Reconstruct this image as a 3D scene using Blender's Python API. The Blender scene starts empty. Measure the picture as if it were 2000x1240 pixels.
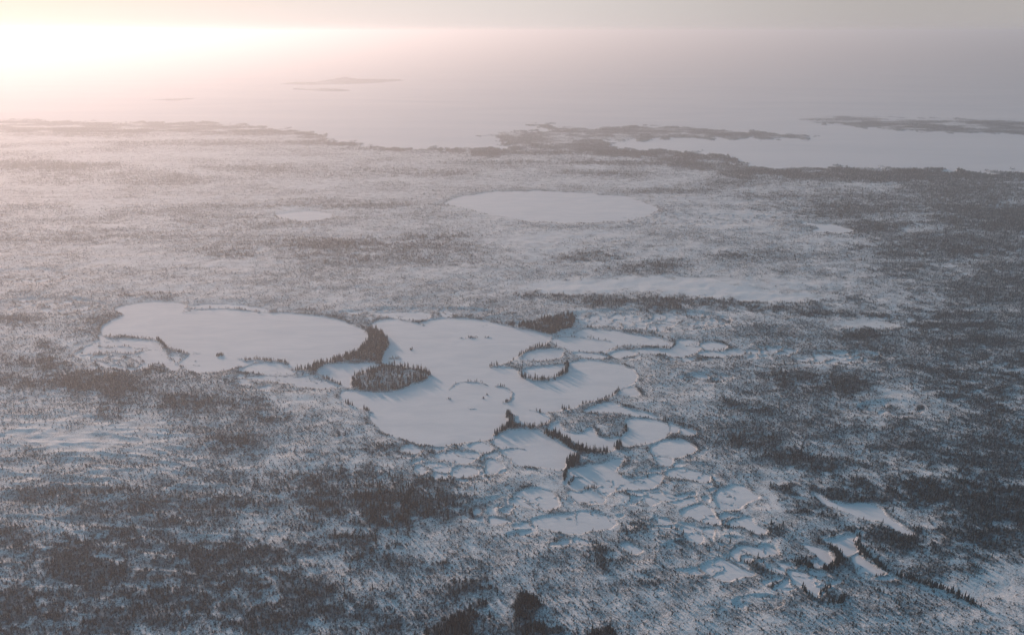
import bpy, math, random
import numpy as np
R = math.radians
SC = bpy.context.scene
COL = SC.collection
rng = np.random.default_rng(7)
random.seed(7)

# ------------------------------------------------------------------ camera, sky, sun, exposure
CAM_H = 350.0
FPX = 1570.0                                   # focal length in pixels of a 2000 px wide frame
PITCH = math.atan(558.0 / FPX)
cam_d = bpy.data.cameras.new('camera'); cam = bpy.data.objects.new('camera', cam_d); COL.objects.link(cam)
cam_d.sensor_width = 36.0; cam_d.lens = 36.0 * FPX / 2000.0
cam_d.clip_start = 1.0; cam_d.clip_end = 1.0e6
cam.location = (0, 0, CAM_H); cam.rotation_euler = (R(90) - PITCH, 0, 0)
SC.camera = cam
SUN_AZ = R(-36.0)                              # from +Y, negative = towards the left
SUN_EL = R(11.0)
world = bpy.data.worlds.new('World'); SC.world = world; world.use_nodes = True
wn = world.node_tree; wn.nodes.clear()
wo = wn.nodes.new('ShaderNodeOutputWorld'); bg = wn.nodes.new('ShaderNodeBackground'); sk = wn.nodes.new('ShaderNodeTexSky')
sk.sky_type = 'NISHITA'; sk.sun_disc = False; sk.sun_elevation = SUN_EL; sk.sun_rotation = SUN_AZ
sk.altitude = 300; sk.air_density = 1.0; sk.dust_density = 1.0; sk.ozone_density = 0.6
hs = wn.nodes.new('ShaderNodeHueSaturation'); hs.inputs['Saturation'].default_value = 1.5; hs.inputs['Hue'].default_value = 0.483
wn.links.new(sk.outputs[0], hs.inputs['Color']); 
# thin pale peach layer of air lying on the horizon, fading into the clear sky above it
tcw = wn.nodes.new('ShaderNodeTexCoord'); sx = wn.nodes.new('ShaderNodeSeparateXYZ'); wn.links.new(tcw.outputs['Generated'], sx.inputs[0])
mr = wn.nodes.new('ShaderNodeMapRange'); mr.interpolation_type = 'SMOOTHSTEP'; wn.links.new(sx.outputs['Z'], mr.inputs['Value'])
mr.inputs['From Min'].default_value = 0.035; mr.inputs['From Max'].default_value = 0.16; mr.inputs['To Min'].default_value = 0.97; mr.inputs['To Max'].default_value = 0.0
mw = wn.nodes.new('ShaderNodeMix'); mw.data_type = 'RGBA'; wn.links.new(mr.outputs[0], mw.inputs[0]); wn.links.new(hs.outputs[0], mw.inputs[6]); 
sd_ = wn.nodes.new('ShaderNodeVectorMath'); sd_.operation = 'DOT_PRODUCT'; wn.links.new(tcw.outputs['Generated'], sd_.inputs[0])
sd_.inputs[1].default_value = (math.sin(SUN_AZ) * math.cos(SUN_EL), math.cos(SUN_AZ) * math.cos(SUN_EL), math.sin(SUN_EL))
mr2 = wn.nodes.new('ShaderNodeMapRange'); mr2.interpolation_type = 'SMOOTHSTEP'; wn.links.new(sd_.outputs['Value'], mr2.inputs['Value'])
mr2.inputs['From Min'].default_value = 0.45; mr2.inputs['From Max'].default_value = 1.0
mb = wn.nodes.new('ShaderNodeMix'); mb.data_type = 'RGBA'; wn.links.new(mr2.outputs[0], mb.inputs[0])
mb.inputs[6].default_value = (2.85, 2.72, 2.72, 1); mb.inputs[7].default_value = (5.3, 5.0, 4.95, 1); wn.links.new(mb.outputs[2], mw.inputs[7])
wn.links.new(mw.outputs[2], bg.inputs[0]); wn.links.new(bg.outputs[0], wo.inputs[0]); bg.inputs[1].default_value = 0.15
sl = bpy.data.lights.new('sun', 'SUN'); so = bpy.data.objects.new('sun', sl); COL.objects.link(so)
sl.energy = 5.0; sl.angle = R(0.6); sl.color = (1.0, 0.635, 0.49)
so.rotation_euler = (R(90) - SUN_EL, 0, math.pi - SUN_AZ); so.location = (-500, 800, 900)
SC.view_settings.view_transform = 'Standard'; SC.view_settings.look = 'None'
SC.view_settings.exposure = 0.06; SC.view_settings.gamma = 1.0
SC.render.engine = 'CYCLES'
SC.cycles.volume_bounces = 0; SC.cycles.max_bounces = 4; SC.cycles.diffuse_bounces = 2
HAZE_DENSITY = 2.15e-4; HAZE_G = 0.48; HAZE_COLOR = (0.73, 0.84, 0.97)

# ------------------------------------------------------------------ helpers
def ground(px, py):
    """photo pixel -> point on the ground plane (metres)"""
    px = np.asarray(px, float); py = np.asarray(py, float)
    a = (px - 1000.0) / FPX; b = (620.0 - py) / FPX
    c, s = math.cos(PITCH), math.sin(PITCH)
    dz = -s + b * c
    t = CAM_H / -dz
    return t * a, t * (c + b * s)
def topx(x, y, z=0.0):
    c, s = math.cos(PITCH), math.sin(PITCH)
    zz = z - CAM_H
    dep = y * c - zz * s; up = y * s + zz * c
    return 1000 + FPX * x / dep, 620 - FPX * up / dep, dep
def tag(o, label=None, cat=None, group=None, kind=None):
    if label: o['label'] = label
    if cat: o['category'] = cat
    if group: o['group'] = group
    if kind: o['kind'] = kind
    return o
def build_mesh(name, verts, faces_flat, nper, mat, smooth=False, attrs=None):
    me = bpy.data.meshes.new(name)
    nv = len(verts); nf = len(faces_flat) // nper
    me.vertices.add(nv); me.vertices.foreach_set('co', np.ascontiguousarray(verts, dtype=np.float32).ravel())
    me.loops.add(len(faces_flat)); me.loops.foreach_set('vertex_index', np.ascontiguousarray(faces_flat, dtype=np.int32))
    me.polygons.add(nf)
    me.polygons.foreach_set('loop_start', np.arange(0, nf * nper, nper, dtype=np.int32))
    me.polygons.foreach_set('use_smooth', np.full(nf, smooth, dtype=bool))
    for k, v in (attrs or {}).items():
        at = me.attributes.new(k, 'FLOAT', 'POINT'); at.data.foreach_set('value', np.ascontiguousarray(v, dtype=np.float32))
    me.update(calc_edges=True)
    me.materials.append(mat)
    return me
def link(name, me, parent=None):
    o = bpy.data.objects.new(name, me); COL.objects.link(o)
    if parent: o.parent = parent
    return o

_p = np.random.default_rng(11).permutation(4096).astype(np.int64)
def _hash(ix, iy, seed):
    return _p[(_p[(_p[(ix + seed * 131) & 4095] + iy) & 4095] + seed) & 4095]
_ga = np.random.default_rng(5).uniform(0, 2 * math.pi, 4096); _gx = np.cos(_ga); _gy = np.sin(_ga)
_r1 = np.random.default_rng(6).uniform(0, 1, 4096); _r2 = np.random.default_rng(9).uniform(0, 1, 4096)
def perlin(x, y, seed=0):
    ix = np.floor(x).astype(np.int64); iy = np.floor(y).astype(np.int64)
    fx = x - ix; fy = y - iy
    u = fx * fx * fx * (fx * (fx * 6 - 15) + 10); v = fy * fy * fy * (fy * (fy * 6 - 15) + 10)
    def g(dx, dy):
        h = _hash(ix + dx, iy + dy, seed); return _gx[h] * (fx - dx) + _gy[h] * (fy - dy)
    a = g(0, 0); b = g(1, 0); c = g(0, 1); d = g(1, 1)
    return 1.5 * ((a + (b - a) * u) * (1 - v) + (c + (d - c) * u) * v)
def fbm(x, y, seed=0, oct=4, gain=0.5):
    s = 0; a = 1; n = 0
    for k in range(oct):
        s = s + a * perlin(x, y, seed + k * 3); n += a; a *= gain; x = x * 2.03 + 17.1; y = y * 2.03 - 9.7
    return s / n
def worley_edge(x, y, seed=0):
    ix = np.floor(x).astype(np.int64); iy = np.floor(y).astype(np.int64)
    f1 = np.full(x.shape, 9.0); f2 = np.full(x.shape, 9.0); pw = np.zeros(x.shape)
    for dx in (-1, 0, 1):
        for dy in (-1, 0, 1):
            h = _hash(ix + dx, iy + dy, seed)
            d = np.hypot(ix + dx + _r1[h] - x, iy + dy + _r2[h] - y)
            nearer = d < f1
            f2 = np.where(nearer, f1, np.minimum(f2, d)); pw = np.where(nearer, _r1[(h * 7 + 3) & 4095], pw); f1 = np.where(nearer, d, f1)
    return f2 - f1, pw
def sstep(a, b, x):
    t = np.clip((x - a) / (b - a), 0, 1); return t * t * (3 - 2 * t)

def smooth_pts(pts, closed, n=4):
    P = np.array(pts, float); m = len(P); out = []
    for i in range(m if closed else m - 1):
        if closed: p0, p1, p2, p3 = P[i - 1], P[i], P[(i + 1) % m], P[(i + 2) % m]
        else: p0, p1, p2, p3 = P[max(i - 1, 0)], P[i], P[i + 1], P[min(i + 2, m - 1)]
        for k in range(n):
            t = k / n
            out.append(0.5 * (2 * p1 + (p2 - p0) * t + (2 * p0 - 5 * p1 + 4 * p2 - p3) * t * t + (3 * p1 - p0 - 3 * p2 + p3) * t ** 3))
    if not closed: out.append(P[-1])
    return np.array(out)
def T(pts, crop=None):
    """trace from one of the enlargements -> smoothed ground polygon"""
    P = np.array(pts, float)
    if crop: P = P / 2.857 + np.array(crop)
    return P
def world_poly(P, closed=True, n=4):
    S = smooth_pts(P, closed, n); x, y = ground(S[:, 0], S[:, 1]); return np.stack([x, y], 1)
def seg_dist2(px, py, W, closed):
    best = np.full(px.shape, 1e18); inside = np.zeros(px.shape, bool); m = len(W)
    for i in range(m if closed else m - 1):
        ax, ay = W[i]; bx, by = W[(i + 1) % m]
        ex, ey = bx - ax, by - ay; L = ex * ex + ey * ey + 1e-9
        t = np.clip(((px - ax) * ex + (py - ay) * ey) / L, 0, 1)
        d = (px - ax - t * ex) ** 2 + (py - ay - t * ey) ** 2
        np.minimum(best, d, out=best)
        if closed and ay != by:
            c = (ay > py) != (by > py)
            inside ^= c & (px < ex * (py - ay) / (ey) + ax)
    return best, inside
def sdist(px, py, W, margin, closed=True):
    """signed distance, positive inside; -margin where farther away than margin"""
    out = np.full(px.shape, -float(margin))
    lo = W.min(0) - margin; hi = W.max(0) + margin
    m = (px > lo[0]) & (px < hi[0]) & (py > lo[1]) & (py < hi[1])
    if m.any():
        d2, ins = seg_dist2(px[m], py[m], W, closed)
        d = np.sqrt(d2); out[m] = np.maximum(np.where(ins, d, -d), -margin) if closed else np.maximum(-d, -margin)
    return out

# ------------------------------------------------------------------ traced plan of the land (photo pixels laid on the ground)
A, B, Cc, D, E, F = (0, 500), (600, 560), (1000, 560), (0, 840), (650, 840), (1300, 840)
LAKES = [
 ('wide oval frozen lake under smooth snow left of the dark forested crescent', T([(1630,630),(1600,600),(1500,590),(1420,592),(1370,612),(1290,627),(1200,648),(1100,650),(1040,630),(1000,600),(1050,560),(1050,545),(960,535),(912,500),(880,470),(780,457),(700,447),(600,447),(565,425),(575,395),(625,358),(700,330),(655,312),(655,288),(750,267),(850,257),(980,260),(1040,278),(1035,300),(1250,297),(1400,310),(1500,317),(1620,322),(1740,330),(1860,350),(1960,385),(2030,420),(2055,460),(2030,500),(1980,535),(1880,575),(1760,610),(1700,632)],A)),
 ('large central frozen lake with irregular arms and small bushes on its snow', T([(340,225),(400,190),(470,182),(530,190),(600,203),(640,200),(690,187),(760,178),(830,176),(900,180),(950,186),(1000,192),(1060,206),(1110,221),(1180,236),(1260,250),(1330,266),(1362,290),(1330,315),(1300,335),(1240,352),(1180,392),(1110,428),(1020,445),(1100,453),(1150,458),(1182,480),(1200,502),(1240,522),(1300,528),(1380,518),(1430,494),(1455,460),(1455,435),(1500,417),(1560,411),(1650,420),(1740,436),(1800,457),(1838,490),(1835,520),(1800,548),(1740,580),(1700,610),(1640,635),(1560,648),(1500,675),(1420,690),(1330,700),(1360,728),(1360,745),(1320,767),(1260,778),(1190,768),(1155,758),(1172,722),(1130,706),(1115,715),(1135,745),(1130,770),(1090,800),(1045,830),(1040,850),(960,856),(900,866),(820,880),(740,890),(660,882),(600,870),(540,850),(460,825),(410,795),(370,760),(350,730),(355,703),(330,690),(260,670),(215,650),(195,620),(190,588),(250,582),(330,586),(420,592),(480,587),(560,562),(640,532),(700,503),(690,485),(650,466),(580,450),(500,440),(430,435),(422,400),(430,370),(462,330),(452,300),(420,260),(370,238)],B)),
 ('frozen lake with a pointed south end just below the central lake', T([(1045,842),(1100,803),(1180,800),(1260,792),(1330,825),(1400,862),(1470,892),(1500,920),(1490,950),(1440,980),(1432,1010),(1400,1022),(1330,1012),(1250,1000),(1190,995),(1130,962),(1090,932),(1080,900),(1050,880)],B)),
 ('round snow covered pond beside the shrubby hummock right of centre', T([(640,742),(700,736),(780,741),(850,765),(882,800),(870,832),(830,850),(760,873),(690,884),(640,890),(608,880),(612,850),(655,800),(640,770)],Cc)),
 ('frozen pond enclosed by a curved line of spruces', T([(270,765),(290,800),(340,820),(400,815),(440,790),(500,790),(560,800),(600,830),(610,870),(598,905),(560,922),(500,918),(430,903),(370,880),(320,850),(250,820),(200,800),(230,770)],Cc)),
 ('five sided snowy pond right of the ponds in the centre', T([(770,905),(800,872),(850,857),(930,852),(980,866),(1020,900),(1010,922),(960,945),(910,955),(850,946),(790,938)],Cc)),
 ('tiny triangular pond between the round pond and the shrubby plain', T([(880,762),(920,765),(932,790),(910,812),(882,802)],Cc)),
 ('small oblong pond with a raised snowy rim', T([(940,790),(980,785),(1022,805),(1022,825),(980,830),(950,815)],Cc)),
 ('long frozen channel running right from the central lake', T([(225,290),(280,275),(360,265),(380,245),(440,235),(560,243),(700,275),(780,278),(850,300),(893,330),(870,342),(800,338),(690,325),(600,334),(530,360),(440,363),(340,358),(295,340),(240,320)],Cc)),
 ('frozen pond with looping arms in the chain of pools', T([(690,350),(790,348),(880,350),(912,325),(930,300),(1000,300),(1040,316),(1030,330),(960,335),(1048,340),(1020,370),(980,388),(900,393),(850,376),(780,378),(700,372)],Cc)),
 ('small round pond at the right end of the chain of pools', T([(1060,322),(1100,309),(1160,313),(1200,335),(1180,350),(1120,356),(1062,345)],Cc)),
 ('last tiny pond of the chain at the edge of the shrubby plain', T([(1200,357),(1260,350),(1297,370),(1270,383),(1220,377)],Cc)),
 ('thin sickle of ice under the chain of pools', T([(1040,378),(1100,363),(1170,370),(1230,383),(1180,392),(1100,392)],Cc)),
 ('small oval pond on the south bank of the frozen channel', T([(550,378),(600,357),(660,361),(682,380),(630,394),(570,394)],Cc)),
 ('narrow pond below the frozen channel', T([(340,372),(450,372),(530,388),(500,400),(400,392)],Cc)),
 ('pond ringed by the horseshoe of spruces in the central lake', T([(1200,478),(1215,462),(1290,448),(1380,440),(1432,440),(1435,462),(1415,485),(1370,502),(1300,511),(1240,506),(1210,492)],B)),
 ('shaded oval pond on the tip of the peninsula in the central lake', T([(1200,400),(1250,362),(1310,350),(1380,347),(1425,360),(1420,385),(1370,405),(1280,412),(1220,412)],B)),
 ('little triangular pond on the east shore of the central lake', T([(597,590),(620,570),(660,563),(690,575),(706,600),(660,613),(610,607)],Cc)),
 ('strip of ice between two tree lines east of the central lake', T([(400,695),(470,665),(560,645),(610,672),(700,692),(790,712),(850,738),(800,735),(720,722),(640,712),(560,700),(470,703)],Cc)),
 ('frozen pool with an island ring below the ponds in the centre', T([(1320,220),(1400,203),(1470,192),(1560,172),(1620,162),(1600,200),(1575,225),(1610,255),(1680,270),(1760,250),(1830,250),(1820,290),(1790,323),(1700,328),(1620,332),(1560,347),(1520,372),(1480,340),(1440,322),(1380,335),(1320,325),(1295,290),(1312,250)],E)),
 ('small pool tucked under the dark spruce clump', T([(1320,345),(1380,347),(1450,338),(1500,370),(1518,395),(1470,413),(1400,410),(1345,380)],E)),
 ('rounded pool with a broken rim below the pointed lake', T([(1010,385),(1040,345),(1100,322),(1180,332),(1240,370),(1258,410),(1220,443),(1150,440),(1080,430),(1015,418),(992,398)],E)),
 ('small bowl shaped pond on the south bank of the central lake', T([(660,240),(690,207),(760,202),(802,225),(800,250),(740,264),(690,262)],E)),
 ('leaf shaped pond on the south bank of the central lake', T([(570,142),(620,124),(700,118),(800,130),(812,150),(762,183),(700,185),(640,172),(590,157)],E)),
 ('hook shaped pond on the south bank of the central lake', T([(855,170),(900,165),(952,205),(930,220),(890,250),(850,242),(862,200)],E)),
 ('tiny bay pond at the lower left shore of the central lake', T([(400,92),(450,87),(492,120),(440,130),(402,112)],E)),
 ('slim pond left of the bowl shaped pond', T([(520,190),(580,185),(650,212),(630,235),(570,226)],E)),
 ('tiny pond close under the south shore of the central lake', T([(755,92),(820,68),(880,90),(880,120),(820,124),(780,106)],E)),
 ('little pond beside the five sided pond', T([(1800,152),(1850,150),(1902,166),(1880,195),(1822,190)],E)),
 ('broad lumpy pool with low snow ridges near the lower centre', T([(1110,512),(1180,482),(1290,472),(1400,452),(1500,472),(1582,510),(1560,545),(1450,560),(1380,580),(1300,575),(1220,560),(1150,540)],E)),
 ('small snowy pool near a dark clump right of lower centre', T([(1610,640),(1650,630),(1730,670),(1700,690),(1650,680)],E)),
 ('angular pool left of the spruce wood on the lower right', T([(280,355),(350,313),(430,312),(480,350),(522,380),(460,397),(400,440),(320,440),(288,400)],F)),
 ('broken pool with small snow mounds on the lower right', T([(90,452),(180,412),(240,432),(262,470),(300,520),(240,522),(150,492),(100,480)],F)),
 ('tapered pool beneath the spruce wood on the lower right', T([(345,522),(400,492),(470,487),(500,522),(562,560),(550,580),(490,570),(430,542),(380,536)],F)),
 ('long shallow pool beside the shrubby plain', T([(0,242),(60,212),(150,226),(242,252),(240,290),(160,282),(90,270),(30,262)],F)),
 ('frozen pool above the dark curved ridge on the lower right', T([(870,602),(950,592),(1040,570),(1098,575),(1065,620),(1070,660),(1040,690),(980,702),(955,660),(900,622)],F)),
 ('snowy flat under the dark curved ridge on the lower right', T([(1045,712),(1080,690),(1120,722),(1180,772),(1240,807),(1290,832),(1250,845),(1170,830),(1100,825),(1070,780)],F)),
 ('long pale flat running down to the right among dark woods', T([(825,352),(900,392),(1000,410),(1100,410),(1190,432),(1230,480),(1300,530),(1380,580),(1360,590),(1270,550),(1200,505),(1100,490),(1000,452),(900,418),(850,380)],F)),
 ('small pool inside the dark hook shaped tree line', T([(760,640),(830,650),(900,680),(930,720),(905,755),(840,765),(790,745),(850,720),(830,680)],F)),
 ('notched pool below the dark hook shaped tree line', T([(700,782),(800,812),(860,860),(900,882),(860,935),(800,900),(720,860),(700,820)],F)),
 ('faint pool among low ridges on the lower right', T([(200,762),(300,722),(400,762),(500,800),(420,820),(330,840),(260,812)],F)),
 ('large pale pond far beyond the centre near the coast', T([(872,397),(900,384),(950,377),(1030,375),(1110,376),(1180,381),(1240,390),(1275,400),(1282,410),(1265,421),(1230,431),(1150,436),(1080,435),(1020,430),(960,419),(900,406)])),
 ('small far pond in front of the dark woods on the right', T([(1560,436),(1600,438),(1640,441),(1670,452),(1640,455),(1590,453),(1600,446)])),
 ('small far pond on the hazy left', T([(545,419),(600,412),(650,420),(620,431),(560,430)])),
 ('thin curved pond behind the oval lake on the left', T([(1060,285),(1120,272),(1250,270),(1350,275),(1480,295),(1520,310),(1440,306),(1300,290),(1150,290)],A)),
 ('narrow pond beside the back shore of the central lake', T([(345,150),(450,148),(600,140),(680,150),(688,165),(660,185),(600,190),(520,178),(420,165)],B)),
 ('snowy flat with broken ridges left of the forested crescent', T([(1330,640),(1440,600),(1560,602),(1622,632),(1640,655),(1560,668),(1480,662),(1400,650)],A)),
 ('pale snowy flat running up to the oval wooded island', T([(150,430),(280,430),(395,435),(400,450),(330,470),(280,490),(240,520),(238,560),(170,545),(90,505),(60,470),(90,445)],B)),
 ('open snow flat with low strings at the left end of the oval lake', T([(560,470),(530,480),(450,530),(425,560),(480,570),(560,545),(700,560),(790,600),(750,630),(640,612),(540,590),(600,620),(760,640),(840,610),(900,600),(960,640),(1000,625),(960,590),(930,560),(900,520),(870,480),(780,470),(700,462),(600,462),(560,440)],A)),
 ('thin snow pool right of the leafy clumps on the left bank', T([(1380,680),(1480,670),(1600,675),(1720,680),(1820,700),(1900,730),(1800,740),(1700,735),(1600,710),(1480,695)],A)),
]
ISLANDS = [   # land lying in the lakes
 T([(1410,740),(1480,712),(1600,718),(1700,742),(1780,765),(1792,810),(1760,838),(1680,848),(1612,835),(1592,800),(1540,765),(1480,772),(1430,792)],B),
 T([(1725,1010),(1760,1000),(1850,960),(1900,975),(1935,1020),(1880,1050),(1800,1062),(1745,1045)],B),
]
RIDGES = [  # polyline, half width (m), trees per metre, tree height (m)
 (T([(1180,475),(1200,500),(1240,520),(1300,525),(1380,515),(1430,490),(1450,460),(1450,435)],B),2.0,.75,8.0),
 (T([(1020,447),(1110,430),(1180,392),(1240,352),(1300,338),(1370,335),(1430,352)],B),1.5,.35,6.5),
 (T([(790,572),(830,540),(900,530),(960,535),(1010,550)],B),1.2,.22,3.5),
 (T([(1050,556),(1110,562),(1140,585),(1142,610),(1130,635),(1095,650)],B),1.3,.3,4.5),
 (T([(1362,290),(1440,280),(1540,286),(1620,293),(1690,305)],B),1.5,.3,4),
 (T([(1560,230),(1650,240),(1720,240),(1800,250),(1860,265),(1940,268),(2000,300)],B),1.8,.5,5),
 (T([(1330,820),(1400,850),(1460,890),(1540,920),(1640,930),(1720,915),(1742,880)],B),2.2,1.3,7.5),
 (T([(1345,815),(1440,855),(1500,905),(1580,935)],B),3,1.0,7),
 (T([(1045,832),(1090,802),(1135,772),(1135,745),(1118,712)],B),2.5,1.2,7),
 (T([(1110,792),(1180,780),(1260,792)],B),2.5,1.0,6),
 (T([(1238,685),(1290,697),(1340,715),(1362,740),(1330,767),(1270,782)],B),1.2,.3,4.5),
 (T([(1420,690),(1500,678),(1560,648),(1640,636),(1700,610),(1740,580)],B),1.5,.5,5),
 (T([(1060,912),(1140,900),(1215,905)],B),1.2,.15,3),
 (T([(215,650),(260,670),(330,690),(362,705)],B),1.5,.9,6),
 (T([(195,420),(330,400),(430,430)],B),1.2,.4,4),
 (T([(460,402),(515,402)],B),1.5,.8,4.5),
 (T([(585,192),(650,215)],B),1.5,.6,4),
 (T([(840,630),(900,655),(945,685),(970,720),(945,765),(890,785),(840,780),(790,760),(720,745)],F),2.0,1.7,6.5),
 (T([(720,590),(780,600),(870,606),(950,592),(1050,570)],F),1.5,.8,4.5),
 (T([(1080,590),(1070,640),(1100,690),(1160,740),(1250,800),(1400,850),(1600,920),(1750,1000)],F),2.0,1.6,6),
 (T([(760,880),(800,925),(850,945),(880,900),(920,880),(980,900),(1000,940),(960,970),(900,960)],F),1.5,1.3,5),
 (T([(1150,890),(1220,915),(1260,930)],F),1.5,1.3,4),
 (T([(1120,835),(1200,815),(1260,810)],F),1.2,.7,3),
 (T([(1000,840),(1060,800),(1090,760)],F),1.0,.3,3),
 (T([(530,360),(600,335),(690,325),(760,340)],Cc),1.0,.25,3),
 (T([(800,340),(870,346),(908,322),(880,295),(820,270),(760,262)],Cc),1.6,.5,5),
 (T([(960,332),(1030,320),(1060,315)],Cc),1.0,.15,3),
 (T([(1110,358),(1180,352),(1205,335)],Cc),1.0,.25,3),
 (T([(600,665),(700,690),(790,710),(860,745),(930,775),(1030,805)],Cc),1.5,.5,4.5),
 (T([(640,905),(700,888),(780,880),(850,850),(880,820)],Cc),1.0,.15,3),
 (T([(1580,232),(1640,262),(1720,262),(1780,245)],E),1.2,.4,4),
 (T([(1370,335),(1420,330),(1455,320),(1480,340)],E),1.2,1.0,4),
 (T([(1320,300),(1350,265),(1390,262)],E),1.5,1.0,4),
 (T([(980,385),(1050,378),(1110,425)],E),1.0,.3,3.5),
 (T([(1020,315),(1100,300),(1250,294),(1370,303),(1455,316)],A),1.8,.3,4),
 (T([(880,465),(912,500),(960,530),(1050,545)],A),2.2,1.0,5),
 (T([(1330,570),(1370,585),(1430,580),(1540,590),(1610,602)],A),2.0,.8,5),
 (T([(450,552),(560,545),(640,540),(720,548),(800,532)],A),2.0,.5,4),
 (T([(590,452),(640,450),(700,449),(780,459),(880,472),(905,495)],A),1.6,.4,3.5),
 (T([(520,500),(610,510),(700,505),(790,520)],A),1.4,.3,3.5),
 (T([(500,495),(600,480),(700,465),(780,455),(860,463)],A),1.2,.25,3),
 (T([(640,580),(760,560),(800,600)],A),1.2,.35,4),
 (T([(1630,635),(1720,655),(1800,680),(1900,720)],A),1.5,.6,5),
 (T([(1180,462),(1290,445),(1380,438),(1450,432)],B),1.4,.1,3),
]
COAST = T([(-700,236),(-300,236),(0,236),(60,234),(150,237),(250,240),(370,238),(450,243),(520,250),(580,256),(620,263),(650,271),(690,283),(720,288),(780,290),(850,291),(900,292),(940,291),(985,287),(975,281),(985,276),(950,265),(985,262),(975,258),(1010,258),(1050,256),(1062,252),(1030,243),(1070,244),(1100,251),(1150,252),(1220,247),(1300,248),(1400,254),(1500,260),(1560,263),(1590,268),(1540,271),(1440,271),(1340,270),(1280,272),(1210,276),(1185,281),(1180,288),(1215,292),(1260,292),(1350,297),(1420,308),(1446,316),(1420,320),(1460,323),(1500,331),(1530,328),(1600,330),(1650,329),(1700,330),(1800,333),(2000,337),(2400,343),(3200,350)])
_cw = ground(smooth_pts(COAST, False, 3)[:, 0], smooth_pts(COAST, False, 3)[:, 1])
COASTW = np.concatenate([np.stack(_cw, 1), [[9000, -500], [-9000, -500]]])
SEA_ISLES = [
 ('low wooded island off the coast on the right', T([(1560,232),(1600,232),(1640,228),(1690,230),(1730,228),(1780,234),(1850,232),(1920,236),(2000,237),(2400,246),(2400,269),(2000,263),(1900,259),(1800,257),(1700,250),(1640,243),(1600,240)])),
 ('faint long island far out in the haze', T([(535,165),(600,161),(640,157),(675,152),(700,155),(790,157),(740,162),(680,165),(600,166)])),
 ('short faint islet nearer than the long hazy island', T([(572,175),(640,174),(692,177),(650,179)])),
 ('thin faint islet far out on the left', T([(290,195),(380,192),(340,197)])),
]
LW = [world_poly(P) for _, P in LAKES]
IW = [world_poly(P) for P in ISLANDS]
RW = [(world_poly(P, False), w, d, h) for P, w, d, h in RIDGES]
SW = [world_poly(P) for _, P in SEA_ISLES]

# zones of small string-bog pools (px ellipses): cx, cy, rx, ry, strength
BOG = [(900,905,110,42,.45),(1060,1000,160,34,.6),(1190,1010,90,25,.5),(1330,960,110,50,.9),(1400,1090,120,40,.7),(1350,1010,110,40,.8),
       (560,745,110,20,.9),(300,700,120,25,.7),(1250,628,160,20,.9),(1620,700,110,12,.8),(1350,430,170,11,.7),(820,612,150,9,.7),
       (1600,1130,110,40,.7),(1000,640,80,9,.7),(1330,700,60,10,.5),(1380,740,60,12,.4),(1490,690,70,12,.6),(100,600,110,18,.6),(60,540,80,16,.5),
       (1100,1050,120,20,.5),(1740,800,70,18,.5),(1480,1180,60,20,.4),(1180,950,70,20,.4)]
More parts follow.
